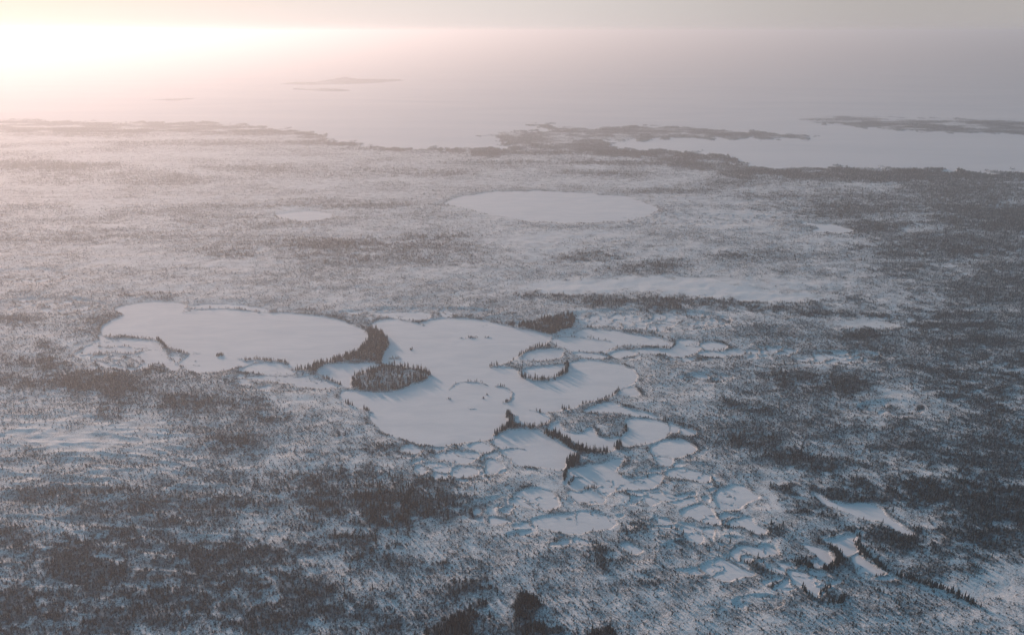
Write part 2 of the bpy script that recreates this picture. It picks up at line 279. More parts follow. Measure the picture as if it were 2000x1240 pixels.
# vegetation patches (px ellipses): cx, cy, rx, ry, density, tree height
VEG = [(1870,760,130,170,.55,5),(1900,1060,120,60,.9,6),(1930,880,110,50,.8,5.5),(1250,1160,520,120,.22,4.5),(1700,800,250,200,.25,5),(300,1120,330,80,1.2,5.5),(80,1190,190,60,1.1,6),(450,1190,240,60,1.3,6.5),(690,1205,130,40,1.0,6),(250,1055,150,28,.8,6),
 (770,1000,85,48,2.2,9),(860,990,45,26,1.6,8),(720,1070,70,30,1.4,8),(840,950,50,14,1.0,6),(690,920,75,18,.8,6),(750,880,70,16,.5,5),(640,900,60,18,.6,6),
 (590,960,90,24,.9,6.5),(420,985,130,22,.8,6.5),(150,975,100,16,.5,7),(640,1000,60,30,.9,6.5),(900,975,30,15,.6,5),
 (1180,1100,45,32,1.3,6.5),(1255,1135,60,18,.8,5),(920,1110,45,14,1.0,6),(880,1103,28,8,1.6,6),(925,1148,32,18,1.5,6.5),(890,1150,30,16,.9,6),(1320,1145,60,14,.5,4.5),
 (1025,1182,19,17,9,9.6),(1029,1197,15,11,9,9.6),(940,1184,15,9,8,8.8),(915,1212,28,13,8,9),(882,1232,36,15,8,9),(1050,1236,34,12,8,9),(1172,1246,20,9,8,9),
 (1245,1035,30,17,1.8,6.5),(1290,1045,40,14,.7,5),(1400,1060,30,10,.6,5),
 (1550,745,70,24,.9,5.5),(1640,760,55,25,1.4,6),(1690,657,38,9,1.6,6),(1480,800,50,9,.8,6),(1480,862,60,18,1.1,6),(1430,790,40,8,.7,5),(1540,895,50,13,1.7,6.5),(1600,910,70,18,1.3,6),(1480,760,30,8,.6,5),
 (1660,965,110,26,1.3,6),(1550,965,40,20,1.6,7),(1590,1000,60,24,.9,5.5),(1500,1040,35,13,1.3,6.5),(1450,1085,45,15,1.4,7.5),(1490,1110,30,12,.8,6),
 (1840,960,130,34,2.6,6.5),(1960,1000,100,50,1.8,6.5),(1750,1055,55,28,2.4,6.5),(1840,1120,80,16,1.0,6),(1800,880,80,15,.5,5),(1930,1090,80,30,.8,5.5),(1590,1165,16,9,3,5),(1960,1160,90,30,.4,4),
 (1200,592,80,9,1.6,6),(1300,597,55,18,2.2,7),(1410,592,95,11,1.9,6.5),(1500,603,80,9,1.5,6),(1600,612,60,9,.9,5.5),(1120,582,60,8,1.1,6),(1040,575,28,7,1.2,6),(1760,615,90,16,.8,5.5),(1500,590,200,5,1,6),
 (660,480,130,12,1.1,6),(450,498,60,11,.8,6),(800,482,90,11,.7,6),(1270,522,80,15,1.0,6),(1150,505,80,10,.9,6),(700,505,200,16,.6,5),(1450,500,90,10,.6,5),(900,515,120,10,.5,5),(1230,480,90,6,.5,5),(560,400,80,8,.5,5),(850,465,60,6,.8,6),
 (1700,395,170,24,1.0,6),(1880,378,130,36,1.6,6.5),(1960,430,130,30,1.6,6.5),(1760,346,240,11,2.4,7),(1610,420,80,9,.9,6),(1715,445,60,12,1.6,6),(1500,385,80,8,.8,6),(1850,485,150,24,1.3,6),(1950,560,110,50,1.1,6),(1850,640,100,40,.8,5.5),(1950,740,90,70,.8,5.5),(1780,530,80,12,.8,5.5),
 (1600,345,90,7,1.2,6),(1320,375,90,5,.7,5),(1430,360,80,7,.8,5.5),(1370,308,70,6,1.6,6),(1100,300,130,4,1.3,6),(1230,320,150,4,1.3,6),(960,318,90,4,.8,6),(1180,340,90,5,.6,5.5),
 (90,325,130,12,1.2,6),(170,745,85,20,2.0,7),(240,762,55,15,1.4,6.5),(285,722,45,9,2.0,6),(70,715,70,12,1.2,6),(40,745,50,14,.9,6),(350,790,60,18,1.2,6.5),(240,800,60,18,.8,6),(480,790,50,11,.8,5.5),(450,870,55,13,1.0,6),(530,820,50,9,.6,5),
 (250,625,60,12,.5,5),(95,680,25,14,.8,6),(30,630,50,12,.8,6),(120,600,60,7,.5,5),(590,610,55,4,.8,5),(640,618,50,4,.6,5),(290,578,70,6,.7,5.5),
 (500,262,130,4,1.5,6),(640,280,90,5,1.4,6),(780,292,120,3,1.3,6),(200,262,160,7,.8,6),(400,280,160,6,.7,6),(250,350,200,12,.5,5.5),(500,330,140,8,.6,5.5),(780,340,140,10,.5,5.5),(450,440,160,12,.4,5),(150,460,160,18,.4,5),(700,400,100,10,.5,5)]
CLEAR = [(1130,562,95,12,2.2),(1260,556,120,11,2.2),(1400,570,90,9,2.2),(1520,583,90,8,1.8),(1130,470,190,20,.6),(1370,425,150,14,.8),(300,310,200,10,.4),(1720,790,90,30,.5),(1800,420,60,4,.6),
 (1250,630,190,20,.5),(1260,720,120,25,.15),(1330,760,70,25,.1),(1700,635,60,8,.8),(980,905,140,50,.4),(880,1060,130,40,.3),(1000,1130,90,40,.35),(1250,1200,200,60,.4),(1560,560,120,10,.4),(150,860,150,20,.4),(700,830,60,30,.3),(1000,440,120,20,.5),
 (960,1190,40,28,.7),(620,790,90,25,.4),(1950,1150,100,50,.5)]
WOODS = [   # polygons of closed wood: name, polygon, density (per m2), height
 ('crescent', T([(335,240),(375,236),(420,262),(455,305),(460,335),(430,375),(420,410),(390,420),(330,415),(250,410),(200,425),(120,440),(130,470),(60,480),(0,470),(-60,470),(-40,450),(60,425),(180,395),(260,355),(310,315),(335,275)],B), .14, 8.0),
 ('oval', T([(245,545),(260,500),(310,480),(400,450),(450,442),(580,450),(650,468),(695,495),(650,525),(560,560),(480,584),(420,588),(330,583),(265,575)],B), .11, 7.5),
 ('wedge', T([(1100,212),(1180,206),(1270,205),(1400,168),(1490,168),(1482,228),(1430,245),(1365,270),(1300,252),(1200,232)],B), .16, 8.0),
 ('point', T([(1432,985),(1470,958),(1512,945),(1525,985),(1480,1015),(1500,1050),(1470,1075),(1430,1090),(1420,1070),(1450,1025)],B), .30, 8.0),
 ('hummock_edge', T([(1760,755),(1795,780),(1795,815),(1760,840),(1640,852),(1650,838),(1750,825),(1775,800)],B), .12, 5.5),
 ('cornertop', T([(1165,575),(1200,580),(1195,590),(1150,590)],B), .2, 4.5),
]
WW = [(n, world_poly(P), d, h) for n, P, d, h in WOODS]
CLEAR_HOLE = world_poly(T([(520,480),(580,470),(625,485),(600,502),(540,500)],B))

def coast_s(x, y):
    s = sdist(x, y, COASTW, 400)
    for W in SW: s = np.maximum(s, sdist(x, y, W, 60))
    return s
def ell(px, py, e, soft=1.0):
    return np.exp(-((((px - e[0]) / e[2]) ** 2 + ((py - e[1]) / e[3]) ** 2) ** 1.5) * soft)

def fields(x, y, sheets=False):
    """all land fields at world points"""
    px, py, dep = topx(x, y)
    wx = 3.0 * perlin(x / 12, y / 12, 40) + 1.7 * perlin(x / 4.6, y / 4.6, 41)
    wy = 3.0 * perlin(x / 12, y / 12, 44) + 1.7 * perlin(x / 4.6, y / 4.6, 45)
    far = np.clip(y / 1500.0, .5, 3); fw = sstep(1250, 1700, y); wx = wx + 16 * fbm(x / 55, y / 70, 151, 3) * fw; wy = wy + 22 * fbm(x / 55, y / 70, 155, 3) * fw
    qx = x + wx * far; qy = y + wy * far
    s = np.full(x.shape, 60.0); lid = np.full(x.shape, -1)
    for i, W in enumerate(LW):
        d = -sdist(qx, qy, W, 60); m = d < s
        s = np.where(m, d, s); lid = np.where(m, i, lid)
    # procedural bog pools
    z = np.zeros(x.shape)
    for e in BOG: z = np.maximum(z, ell(px, py, e) * e[4])
    cs = 15.0
    bx = x + 11 * perlin(x / 29, y / 29, 60) + 4 * perlin(x / 9, y / 9, 61); by = y + 11 * perlin(x / 29, y / 29, 64) + 4 * perlin(x / 9, y / 9, 65)
    we, pw = worley_edge(bx / (cs * 1.25), by / cs, 3)
    pool = (0.16 + 0.5 * (1 - np.clip(z * 1.5, 0, 1)) - we) * cs * 0.75 + 6.0 * (pw < 0.42)
    pm = (z > 0.22) & (s > 2.5) & (pool < s)
    pool = np.where(z > 0.22, pool, 60.0)
    lid = np.where(pm & (pool < 4), 999, lid)
    s = np.where(s > 2.5, np.minimum(s, pool), s)
    for W in IW: s = np.maximum(s, sdist(qx, qy, W, 60))
    # thin wandering strings of peat crossing the pools of the bog
    strg = (.045 - np.abs(fbm(x / 24 + 3.1, y / 17, 161, 3))) * 26
    s = np.where((z > .3) & (perlin(x / 33, y / 33, 167) > -.12), np.maximum(s, np.minimum(strg, 1.3)), s)
    rid = np.zeros(x.shape)
    for W, w, dn, h in RW:
        d = w + sdist(qx, qy, W, 30, False) + 0.5 * perlin(x / 5, y / 5, 71)
        s = np.maximum(s, d); rid = np.maximum(rid, sstep(-1.5, 1.5, d))
    cf = sstep(1700, 2500, y)
    cst = coast_s(x + wx * 5 + 40 * fbm(x / 90, y / 120, 50, 3) * cf, y + wy * 6 + (85 * fbm(x / 95, y / 160, 52, 4)) * cf)
    return px, py, s, lid, rid, cst, z

def height(x, y, f=None):
    px, py, s, lid, rid, cst, z = f or fields(x, y)
    big = fbm(x / 170, y / 150, 1, 3); mid = fbm(x / 38 + .3 * big, y / 30, 2, 3); sml = fbm(x / 7.5, y / 6.5, 3, 3)
    hum = np.abs(fbm(x / 3.1, y / 3.1, 8, 2))
    land = sstep(-1.2, 1.6, s)
    inland = sstep(1.0, 22.0, s)
    shelf = 0.55 + 0.45 * np.exp(-((s - 2.5) / 2.2) ** 2) * (0.6 + perlin(x / 14, y / 14, 77)) + 0.35 * rid
    # long lichen-and-snow swells on the lower left, hummocks elsewhere
    sw = ell(px, py, (150, 1000, 420, 230))
    ridges = 1.0 - np.abs(fbm(x / 60 + 0.02 * y, y / 22, 21, 3)) * 2.2
    h = -0.5 + land * (0.5 + shelf) + inland * (1.6 * (big + .3) + 1.5 * mid + 0.9) * 0.9 + land * (0.28 * sml + 0.28 * hum) * (0.35 + 0.65 * inland)
    h = h + inland * sw * 1.6 * np.clip(ridges, 0, 1) ** 2
    h = np.where(s > 0.8, np.maximum(h, 0.22), h)
    c = sstep(-4, 14, cst)
    h = np.where(cst > 18, h, h * c - 0.9 * (1 - c))
    return h

def veg_density(x, y, f=None):
    px, py, s, lid, rid, cst, z = f or fields(x, y)
    jx = px + 14 * perlin(x / 25, y / 25, 90) + 10 * perlin(x / 9, y / 9, 91)
    jy = py + (8 * perlin(x / 25, y / 25, 92) + 6 * perlin(x / 9, y / 9, 93)) * np.clip((py - 200) / 500, .15, 1)
    v = np.zeros(x.shape); hh = np.zeros(x.shape)
    for e in VEG:
        g = ell(jx, jy, e) * e[4]; v = np.maximum(v, g); hh = hh + g * e[5]
    tot = sum(ell(jx, jy, e) * e[4] for e in VEG)
    hh = np.where(tot > .05, hh / np.maximum(tot, .05), 3.9) * .70
    strk = fbm(x / 55, y / 26, 95, 4)
    fine = fbm(x / 14, y / 9, 97, 3)
    base = np.clip(0.20 + 1.5 * strk + 0.7 * fine, 0.04, 1.2) * 0.45
    leftlow = ell(px, py, (250, 1140, 620, 260)) * .52 + ell(px, py, (1930, 720, 330, 450)) * .55
    fin2 = fbm(x / 7.5, y / 5.5, 111, 2)
    v = v * np.clip(.60 + 1.2 * fine + .7 * strk + .7 * fin2, .12, 1.4) + base * (0.55 + leftlow * 1.8)
    for e in CLEAR: v = v * np.maximum(0, 1 - e[4] * ell(jx, jy, e, .8))
    v = v + .55 * fbm(x / 190, y / 120, 131, 3)
    cl = np.zeros(x.shape)
    for e in CLEAR: cl = np.maximum(cl, e[4] * ell(jx, jy, e, .8))
    v = v - .45 * cl
    v = np.where((cst > 2) & (cst < 230) & (y > 1900), np.maximum(v, np.clip(1.25 + 1.2 * fine + 4.0 * fbm(x / 110, y / 160, 121, 3), .1, 2.2) * (1 - sstep(np.where(px > 920, 110, 40), np.where(px > 920, 230, 80), cst))), v)
    v = np.where(cst < 4, 0, v)
    v = np.where((y > 3000) & (cst > 3) , np.clip(1.3 + 4.0 * fbm(x / 170, y / 90, 141, 3), .0, 2.4), v)
    bank = np.exp(-((s - 3.0) / 2.5) ** 2) * np.clip(perlin(x / 22, y / 22, 99) + .15, 0, 1)
    v = v + bank * 1.3 + z * np.exp(-((s - 2.0) / 1.5) ** 2) * .5
    v = v * sstep(0.6, 1.8, s) * (1 - 0.55 * z)
    return v, hh

# ------------------------------------------------------------------ materials
def mat(name):
    m = bpy.data.materials.new(name); m.use_nodes = True; n = m.node_tree; n.nodes.clear()
    o = n.nodes.new('ShaderNodeOutputMaterial'); b = n.nodes.new('ShaderNodeBsdfPrincipled'); n.links.new(b.outputs[0], o.inputs[0])
    b.inputs['Roughness'].default_value = 0.9; b.inputs['Specular IOR Level'].default_value = 0.15
    return m, n, b
def noise(n, scale, detail=4, rough=.6, vec=None, dist=0):
    t = n.nodes.new('ShaderNodeTexNoise'); t.inputs['Scale'].default_value = scale; t.inputs['Detail'].default_value = detail
    t.inputs['Roughness'].default_value = rough; t.inputs['Distortion'].default_value = dist
    if vec: n.links.new(vec, t.inputs['Vector'])
    return t
def ramp(n, src, stops):
    r = n.nodes.new('ShaderNodeValToRGB'); e = r.color_ramp.elements
    while len(e) < len(stops): e.new(.5)
    for q, (p, c) in zip(e, stops):
        q.position = p; q.color = (c[0], c[1], c[2], 1) if len(c) == 3 else c
    n.links.new(src, r.inputs[0]); return r
def mixc(n, fac, a, b):
    m = n.nodes.new('ShaderNodeMix'); m.data_type = 'RGBA'
    for k, v in ((0, fac), (6, a), (7, b)):
        if isinstance(v, (tuple, float)): m.inputs[k].default_value = (*v, 1) if isinstance(v, tuple) else v
        else: n.links.new(v, m.inputs[k])
    return m.outputs[2]
def math_(n, op, a, b):
    m = n.nodes.new('ShaderNodeMath'); m.operation = op
    for k, v in ((0, a), (1, b)):
        if isinstance(v, (int, float)): m.inputs[k].default_value = v
        else: n.links.new(v, m.inputs[k])
    return m.outputs[0]

def snow_land():
    m, n, b = mat('snowy_tundra')
    tc = n.nodes.new('ShaderNodeNewGeometry').outputs['Position']
    at = n.nodes.new('ShaderNodeAttribute'); at.attribute_name = 'veg'
    n1 = noise(n, 0.9, 6, .8, tc); n2 = noise(n, 0.06, 4, .6, tc)
    th = math_(n, 'SUBTRACT', 0.475, math_(n, 'MULTIPLY', at.outputs['Fac'], 0.13))
    th = math_(n, 'SUBTRACT', th, math_(n, 'MULTIPLY', math_(n, 'SUBTRACT', n2.outputs[0], .5), .35))
    f = math_(n, 'MULTIPLY', math_(n, 'SUBTRACT', n1.outputs[0], th), 9.0)
    f = math_(n, 'MINIMUM', math_(n, 'MAXIMUM', f, 0.0), 0.85)
    n3 = noise(n, 0.25, 3, .6, tc)
    shrub = ramp(n, n3.outputs[0], [(.3, (.085, .115, .13)), (.7, (.24, .27, .29))])
    c = mixc(n, f, (.76, .79, .80), shrub.outputs[0])
    n.links.new(c, b.inputs['Base Color'])
    bp = n.nodes.new('ShaderNodeBump'); bp.inputs['Strength'].default_value = .8; bp.inputs['Distance'].default_value = .35
    n.links.new(n1.outputs[0], bp.inputs['Height']); n.links.new(bp.outputs[0], b.inputs['Normal'])
    return m
def snow_ice(name, sea=False):
    m, n, b = mat(name)
    tc = n.nodes.new('ShaderNodeNewGeometry').outputs['Position']
    mp = n.nodes.new('ShaderNodeMapping'); mp.inputs['Rotation'].default_value = (0, 0, R(-25)); n.links.new(tc, mp.inputs[0])
    if sea: mp.inputs['Scale'].default_value = (.006, .02, .02)
    else: mp.inputs['Scale'].default_value = (.12, .32, .3)
    n1 = noise(n, 1.0, 5, .55, mp.outputs[0], .4)
    n2 = noise(n, .16, 5, .6, mp.outputs[0], .8)
    r = ramp(n, n2.outputs[0], [(.25, (.68, .71, .73)), (.7, (.83, .83, .83))])
    n.links.new(r.outputs[0], b.inputs['Base Color'])
    bp = n.nodes.new('ShaderNodeBump'); bp.inputs['Strength'].default_value = .6; bp.inputs['Distance'].default_value = .35 if not sea else 1.0
    n.links.new(n1.outputs[0], bp.inputs['Height']); n.links.new(bp.outputs[0], b.inputs['Normal'])
    return m
def foliage(name, dark, light, frost):
    m, n, b = mat(name)
    at = n.nodes.new('ShaderNodeAttribute'); at.attribute_name = 'tint'
    r = ramp(n, at.outputs['Fac'], [(0, dark), (.6, light), (1, frost)])
    n.links.new(r.outputs[0], b.inputs['Base Color']); return m
M_LAND = snow_land(); M_ICE = snow_ice('lake_snow'); M_SEA = snow_ice('sea_snow', True)
M_TREE = foliage('spruce_needles', (.010, .028, .038), (.028, .058, .070), (.13, .18, .21))
M_SHRUB = foliage('willow_twigs', (.06, .088, .102), (.17, .205, .23), (.42, .47, .51))
M_BARK, _n, _b = mat('bark'); _b.inputs['Base Color'].default_value = (.07, .055, .045, 1)

# ------------------------------------------------------------------ the ground
def grid_rows(y0, y1, step):
    return np.arange(y0, y1, step)
gx = np.arange(-420, 2421, 2.3)
gy = np.concatenate([np.arange(238, 420, 0.8), np.arange(420, 1420, 1.7), np.arange(1420, 1700, 6)])
def make_grid(gx, gy):
    PX, PY = np.meshgrid(gx, gy); X, Y = ground(PX, PY); return X, Y
def quads(nr, nc):
    i = np.arange(nr * nc).reshape(nr, nc)
    return np.stack([i[:-1, :-1], i[1:, :-1], i[1:, 1:], i[:-1, 1:]], -1).reshape(-1, 4)
def compact(V, Q, attrs=None):
    u, inv = np.unique(Q.ravel(), return_inverse=True)
    return V[u], inv.astype(np.int32), {k: a[u] for k, a in (attrs or {}).items()}
X, Y = make_grid(gx, gy)
x = X.ravel(); y = Y.ravel()
f = fields(x, y); s = f[2]; lid = f[3]; cst = f[5]
hz = height(x, y, f)
vd, vh = veg_density(x, y, f)
V = np.stack([x, y, hz], 1); Q = quads(*X.shape)
keep = ((s[Q].max(1) > -5) & (cst[Q].max(1) > -25))
v1, q1, a1 = compact(V, Q[keep], {'veg': np.clip(vd, -1.0, 1.3)})
o = link('ground', build_mesh('ground', v1, q1, 4, M_LAND, True, a1)); tag(o, kind='structure')
for i, (lab, P) in enumerate(LAKES):
    m = ((lid == i) & (s < 5))[Q].all(1) & (cst[Q].min(1) > -5) if False else ((lid[Q] == i).all(1) & (s[Q].min(1) < 4))
    if m.sum() < 2: print('lake empty', i, lab); continue
    W3 = V.copy(); W3[:, 2] = 0.0
    v1, q1, _ = compact(W3, Q[m])
    o = link('frozen_lake', build_mesh('frozen_lake', v1, q1, 4, M_ICE, False)); tag(o, label=lab, kind='structure')
m = (lid[Q] == 999).all(1) & (s[Q].min(1) < 4)
W3 = V.copy(); W3[:, 2] = 0.0
v1, q1, _ = compact(W3, Q[m]); o = link('frozen_pools', build_mesh('frozen_pools', v1, q1, 4, M_ICE, False)); tag(o, 'maze of small snow covered bog pools between low ridges', kind='structure')
del W3
# far islands of the bay
for (lab, P), W in zip(SEA_ISLES, SW):
    lo, hi = P.min(0), P.max(0)
    X2, Y2 = make_grid(np.linspace(lo[0] - 25, hi[0] + 25, 320), np.linspace(lo[1] - 2.5, min(hi[1] + 2.5, 238 if lo[1] < 200 else 400), 70))
    x2 = X2.ravel(); y2 = Y2.ravel()
    if lo[1] > 200: continue        # the near island lies inside the main grid
    c = sdist(x2, y2 , W, 200) + 30 * perlin(x2 / 260, y2 / 200, 31)
    h2 = -0.8 + 3.0 * sstep(-5, 60, c) + .6 * perlin(x2 / 60, y2 / 60, 32)
    Q2 = quads(*X2.shape); V2 = np.stack([x2, y2, h2], 1); k = c[Q2].max(1) > -15
    v1, q1, a1 = compact(V2, Q2[k], {'veg': np.full(len(x2), 1.0)})
    tag(link('island', build_mesh('island', v1, q1, 4, M_LAND, True, a1)), lab, kind='structure')
# frozen sea out to the horizon
n = 96; a = np.linspace(0, 2 * math.pi, n, endpoint=False)
rr = [0, 3000, 8000, 20000, 60000, 140000]
vs = [(0, 0, -.35)]; qs = []
import bmesh
bm = bmesh.new(); prev = None
c0 = bm.verts.new((0, 0, -.35))
for r_ in rr[1:]:
    ring = [bm.verts.new((r_ * math.cos(t), r_ * math.sin(t), -.35)) for t in a]
    for k in range(n):
        if prev is None: bm.faces.new((c0, ring[k], ring[(k + 1) % n]))
        else: bm.faces.new((prev[k], ring[k], ring[(k + 1) % n], prev[(k + 1) % n]))
    prev = ring
me = bpy.data.meshes.new('frozen_sea'); bm.to_mesh(me); bm.free(); me.materials.append(M_SEA)
tag(link('frozen_sea', me), 'pale frozen sea fading into the haze', kind='structure')
print('terrain done', len(x))

# ------------------------------------------------------------------ trees
def cone_tree(rs, layers, sides, wid, trunk=True, jag=.25, top=1.0):
    """slender spruce of height 1: stacked ragged skirts; returns verts, tris, trunk flag"""
    V = []; Fc = []
    z0 = .10
    for L in range(layers):
        t0 = z0 + (1 - z0) * (L / layers) ** 1.0 * .92; t1 = min(1.0, t0 + (1 - z0) / layers * 1.75) if L < layers - 1 else 1.0
        r = wid * (1 - (L / layers)) ** .8
        c = len(V); V.append((rs.normal(0, .01), rs.normal(0, .01), t1)); b0 = len(V); ph = rs.uniform(0, 6.28)
        for k in range(sides):
            a = ph + 6.2832 * k / sides; q = r * (1 + rs.uniform(-jag, jag)); V.append((q * math.cos(a), q * math.sin(a), t0 + rs.uniform(-.03, .03)))
        for k in range(sides): Fc.append((c, b0 + k, b0 + (k + 1) % sides))
    if trunk:
        b0 = len(V)
        for k in range(3): a = 2.09 * k; V.append((.02 * math.cos(a), .02 * math.sin(a), -.05))
        V.append((0, 0, .5))
        for k in range(3): Fc.append((b0 + 3, b0 + k, b0 + (k + 1) % 3))
    return np.array(V), np.array(Fc)
def shrub_tmpl(rs):
    V = []; Fc = []
    for k in range(7):
        a = rs.uniform(0, 6.28); r = rs.uniform(.1, .55); h = rs.uniform(.5, 1.0); w = rs.uniform(.07, .16)
        b0 = len(V); cx, cy = r * .5 * math.cos(a), r * .5 * math.sin(a); tx, ty = r * 1.3 * math.cos(a), r * 1.3 * math.sin(a)
        pa = a + rs.uniform(-1, 1)
        V += [(cx - w * math.sin(pa), cy + w * math.cos(pa), -.1), (cx + w * math.sin(pa), cy - w * math.cos(pa), -.1), (tx, ty, h), (cx + w, cy + w, h * .6)]
        Fc += [(b0, b0 + 1, b0 + 2), (b0, b0 + 2, b0 + 3)]
    return np.array(V), np.array(Fc)
def bake(P, Hh, Wd, tint, tmpls, rs):
    """P (N,3) positions, heights, width factor -> verts, tris, tint"""
    VV = []; FF = []; TT = []; off = 0
    pick = rs.integers(0, len(tmpls), len(P)); rot = rs.uniform(0, 6.28, len(P))
    lean = rs.normal(0, .03, (len(P), 2))
    for t, (Vt, Ft) in enumerate(tmpls):
        m = pick == t; N = m.sum()
        if not N: continue
        c = np.cos(rot[m])[:, None]; s_ = np.sin(rot[m])[:, None]; h = Hh[m][:, None]; w = (Hh[m] * Wd[m])[:, None]
        zx = Vt[None, :, 2] * h
        X = (Vt[None, :, 0] * c - Vt[None, :, 1] * s_) * w + P[m][:, None, 0] + lean[m][:, 0:1] * zx
        Y = (Vt[None, :, 0] * s_ + Vt[None, :, 1] * c) * w + P[m][:, None, 1] + lean[m][:, 1:2] * zx
        Z = zx + P[m][:, None, 2]
        VV.append(np.stack([X, Y, Z], -1).reshape(-1, 3)); nV = len(Vt)
        FF.append((Ft[None] + (np.arange(N) * nV)[:, None, None] + off).reshape(-1)); off += N * nV
        TT.append((tint[m][:, None] + 0 * Vt[None, :, 0]).ravel())
    return np.concatenate(VV), np.concatenate(FF), np.concatenate(TT)

rs = np.random.default_rng(21)
# candidates: jittered over the visible wedge in three distance bands
def wedge(y0, y1, n):
    t = rs.uniform(0, 1, n); yy = np.sqrt(y0 * y0 + t * (y1 * y1 - y0 * y0)); xx = rs.uniform(-.74, .74, n) * (yy * 1.0 + 60)
    return xx, yy
TP = []
def area(y0, y1): return .74 * (y1 * y1 - y0 * y0)
TREE_D = .105
for y0, y1, dmax, fd in ((250, 1000, .50, 1.0), (1000, 1700, .26, .85), (1700, 3600, .12, .6)):
    n = int(area(y0, y1) * dmax)
    xx, yy = wedge(y0, y1, n)
    # cheap prefilter: land mask evaluated in chunks
    for k in range(0, n, 400000):
        xs, ys = xx[k:k + 400000], yy[k:k + 400000]
        q = rs.uniform(0, 1, len(xs)) 
        ff = fields(xs, ys); v, hh = veg_density(xs, ys, ff)
        ok = q < np.clip(v * TREE_D * fd, 0, dmax) / dmax
        if not ok.any(): continue
        z = height(xs[ok], ys[ok], tuple(a_[ok] for a_ in ff))
        TP.append(np.stack([xs[ok], ys[ok], z, hh[ok], v[ok]], 1))
TP = np.concatenate(TP); print('forest trees', len(TP))
# isolate woods polygons
for nme, W, dn, h in WW:
    lo, hi = W.min(0), W.max(0); n = int((hi[0] - lo[0]) * (hi[1] - lo[1]) * dn * 2.1)
    xs = rs.uniform(lo[0], hi[0], n); ys = rs.uniform(lo[1], hi[1], n)
    ok = sdist(xs, ys, W, 20) > 0.5
    if nme == 'oval': ok &= (sdist(xs, ys, CLEAR_HOLE, 20) < 0) & (rs.uniform(0, 1, n) < .28 + .72 * np.exp(-np.maximum(sdist(xs, ys, W, 40) - 2, 0) / 7))
    xs, ys = xs[ok], ys[ok]; ff = fields(xs, ys); g = ff[2] > .6
    xs, ys = xs[g], ys[g]; z = height(xs, ys)
    TP = np.concatenate([TP, np.stack([xs, ys, z, np.full(len(xs), h), np.full(len(xs), 2.0)], 1)])
for W, w, dn, h in RW:
    sg = np.hypot(*(W[1:] - W[:-1]).T); L = np.concatenate([[0], np.cumsum(sg)]); n = int(L[-1] * dn * 1.7)
    if n < 1: continue
    t = np.sort(rs.uniform(0, L[-1], n)); t = t[(perlin(t / 14, t * 0 + w * 9, 5) > -.28)]
    xs = np.interp(t, L, W[:, 0]) + rs.normal(0, w * .55, len(t)); ys = np.interp(t, L, W[:, 1]) + rs.normal(0, w * .55, len(t))
    z = np.maximum(height(xs, ys), 0.0)
    TP = np.concatenate([TP, np.stack([xs, ys, z, np.full(len(xs), h), np.full(len(xs), 1.0)], 1)])
for W in (SW[1], SW[2], SW[3]):       # the islands far out in the bay
    lo, hi = W.min(0), W.max(0); n = int((hi[0] - lo[0]) * (hi[1] - lo[1]) * .012)
    xs = rs.uniform(lo[0], hi[0], n); ys = rs.uniform(lo[1], hi[1], n); c = sdist(xs, ys, W, 200) + 30 * perlin(xs / 260, ys / 200, 31)
    k = (c > 15) & (rs.uniform(0, 1, n) < .8 + 2 * perlin(xs / 300, ys / 300, 33)); TP = np.concatenate([TP, np.stack([xs[k], ys[k], 0 * xs[k] + 1.5, 0 * xs[k] + 9.0, 0 * xs[k] + 1.0], 1)])
N = len(TP)
hgt = TP[:, 3] * np.where(TP[:, 4] == 2.0, .66, np.where(TP[:, 4] == 1.0, .68, .80)) * np.exp(rs.normal(0, .23, N)) * np.where(rs.uniform(0, 1, N) < .06, 1.2, 1.0)
hgt = np.where(TP[:, 4] > 4, TP[:, 3] * rs.uniform(.7, 1.05, N), hgt); hgt = np.clip(hgt, 1.2, 11)
wd = rs.uniform(.8, 1.25, N) * np.where(TP[:, 4] > 4, 1.35, 1.0)
# frost on open sparse trees, dark inside dense woods
tint = np.clip(np.where(TP[:, 4] < .8, rs.beta(1.8, 2.0, N), rs.beta(1.3, 3.0, N)) - .12 * np.clip(TP[:, 4] - 1, 0, 1) + .1, 0, 1)
px, py, dep = topx(TP[:, 0], TP[:, 1], TP[:, 2] + hgt / 2)
size = hgt * FPX / dep
inv = (px > 8) & (px < 1992) & (py > 8) & (py < 1228)
order = np.argsort(-np.where(inv, size, 0))[:300]
single = np.zeros(N, bool); single[order] = True
print('single trees: smallest', size[order].min(), 'largest', size[order].max())
near = [cone_tree(rs, 4, 6, w_) for w_ in (.10, .12, .14, .11, .17, .13)]
farT = [cone_tree(rs, 2, 5, w_, False) for w_ in (.15, .18, .21)]
rest = ~single; nm = rest & (TP[:, 1] < 1250); fm = rest & ~nm
a1 = bake(TP[nm, :3], hgt[nm], wd[nm], tint[nm], near, rs); a2 = bake(TP[fm, :3], hgt[fm], wd[fm], tint[fm], farT, rs)
vv = np.concatenate([a1[0], a2[0]]); ff_ = np.concatenate([a1[1], a2[1] + len(a1[0])]); tt = np.concatenate([a1[2], a2[2]])
o = link('spruce_forest', build_mesh('spruce_forest', vv, ff_, 3, M_TREE, False, {'tint': tt}))
tag(o, 'countless slender dark spruces scattered and clumped over the snowy tundra', 'forest', kind='stuff')
print('stuff trees', rest.sum(), 'tris', len(ff_) // 3)

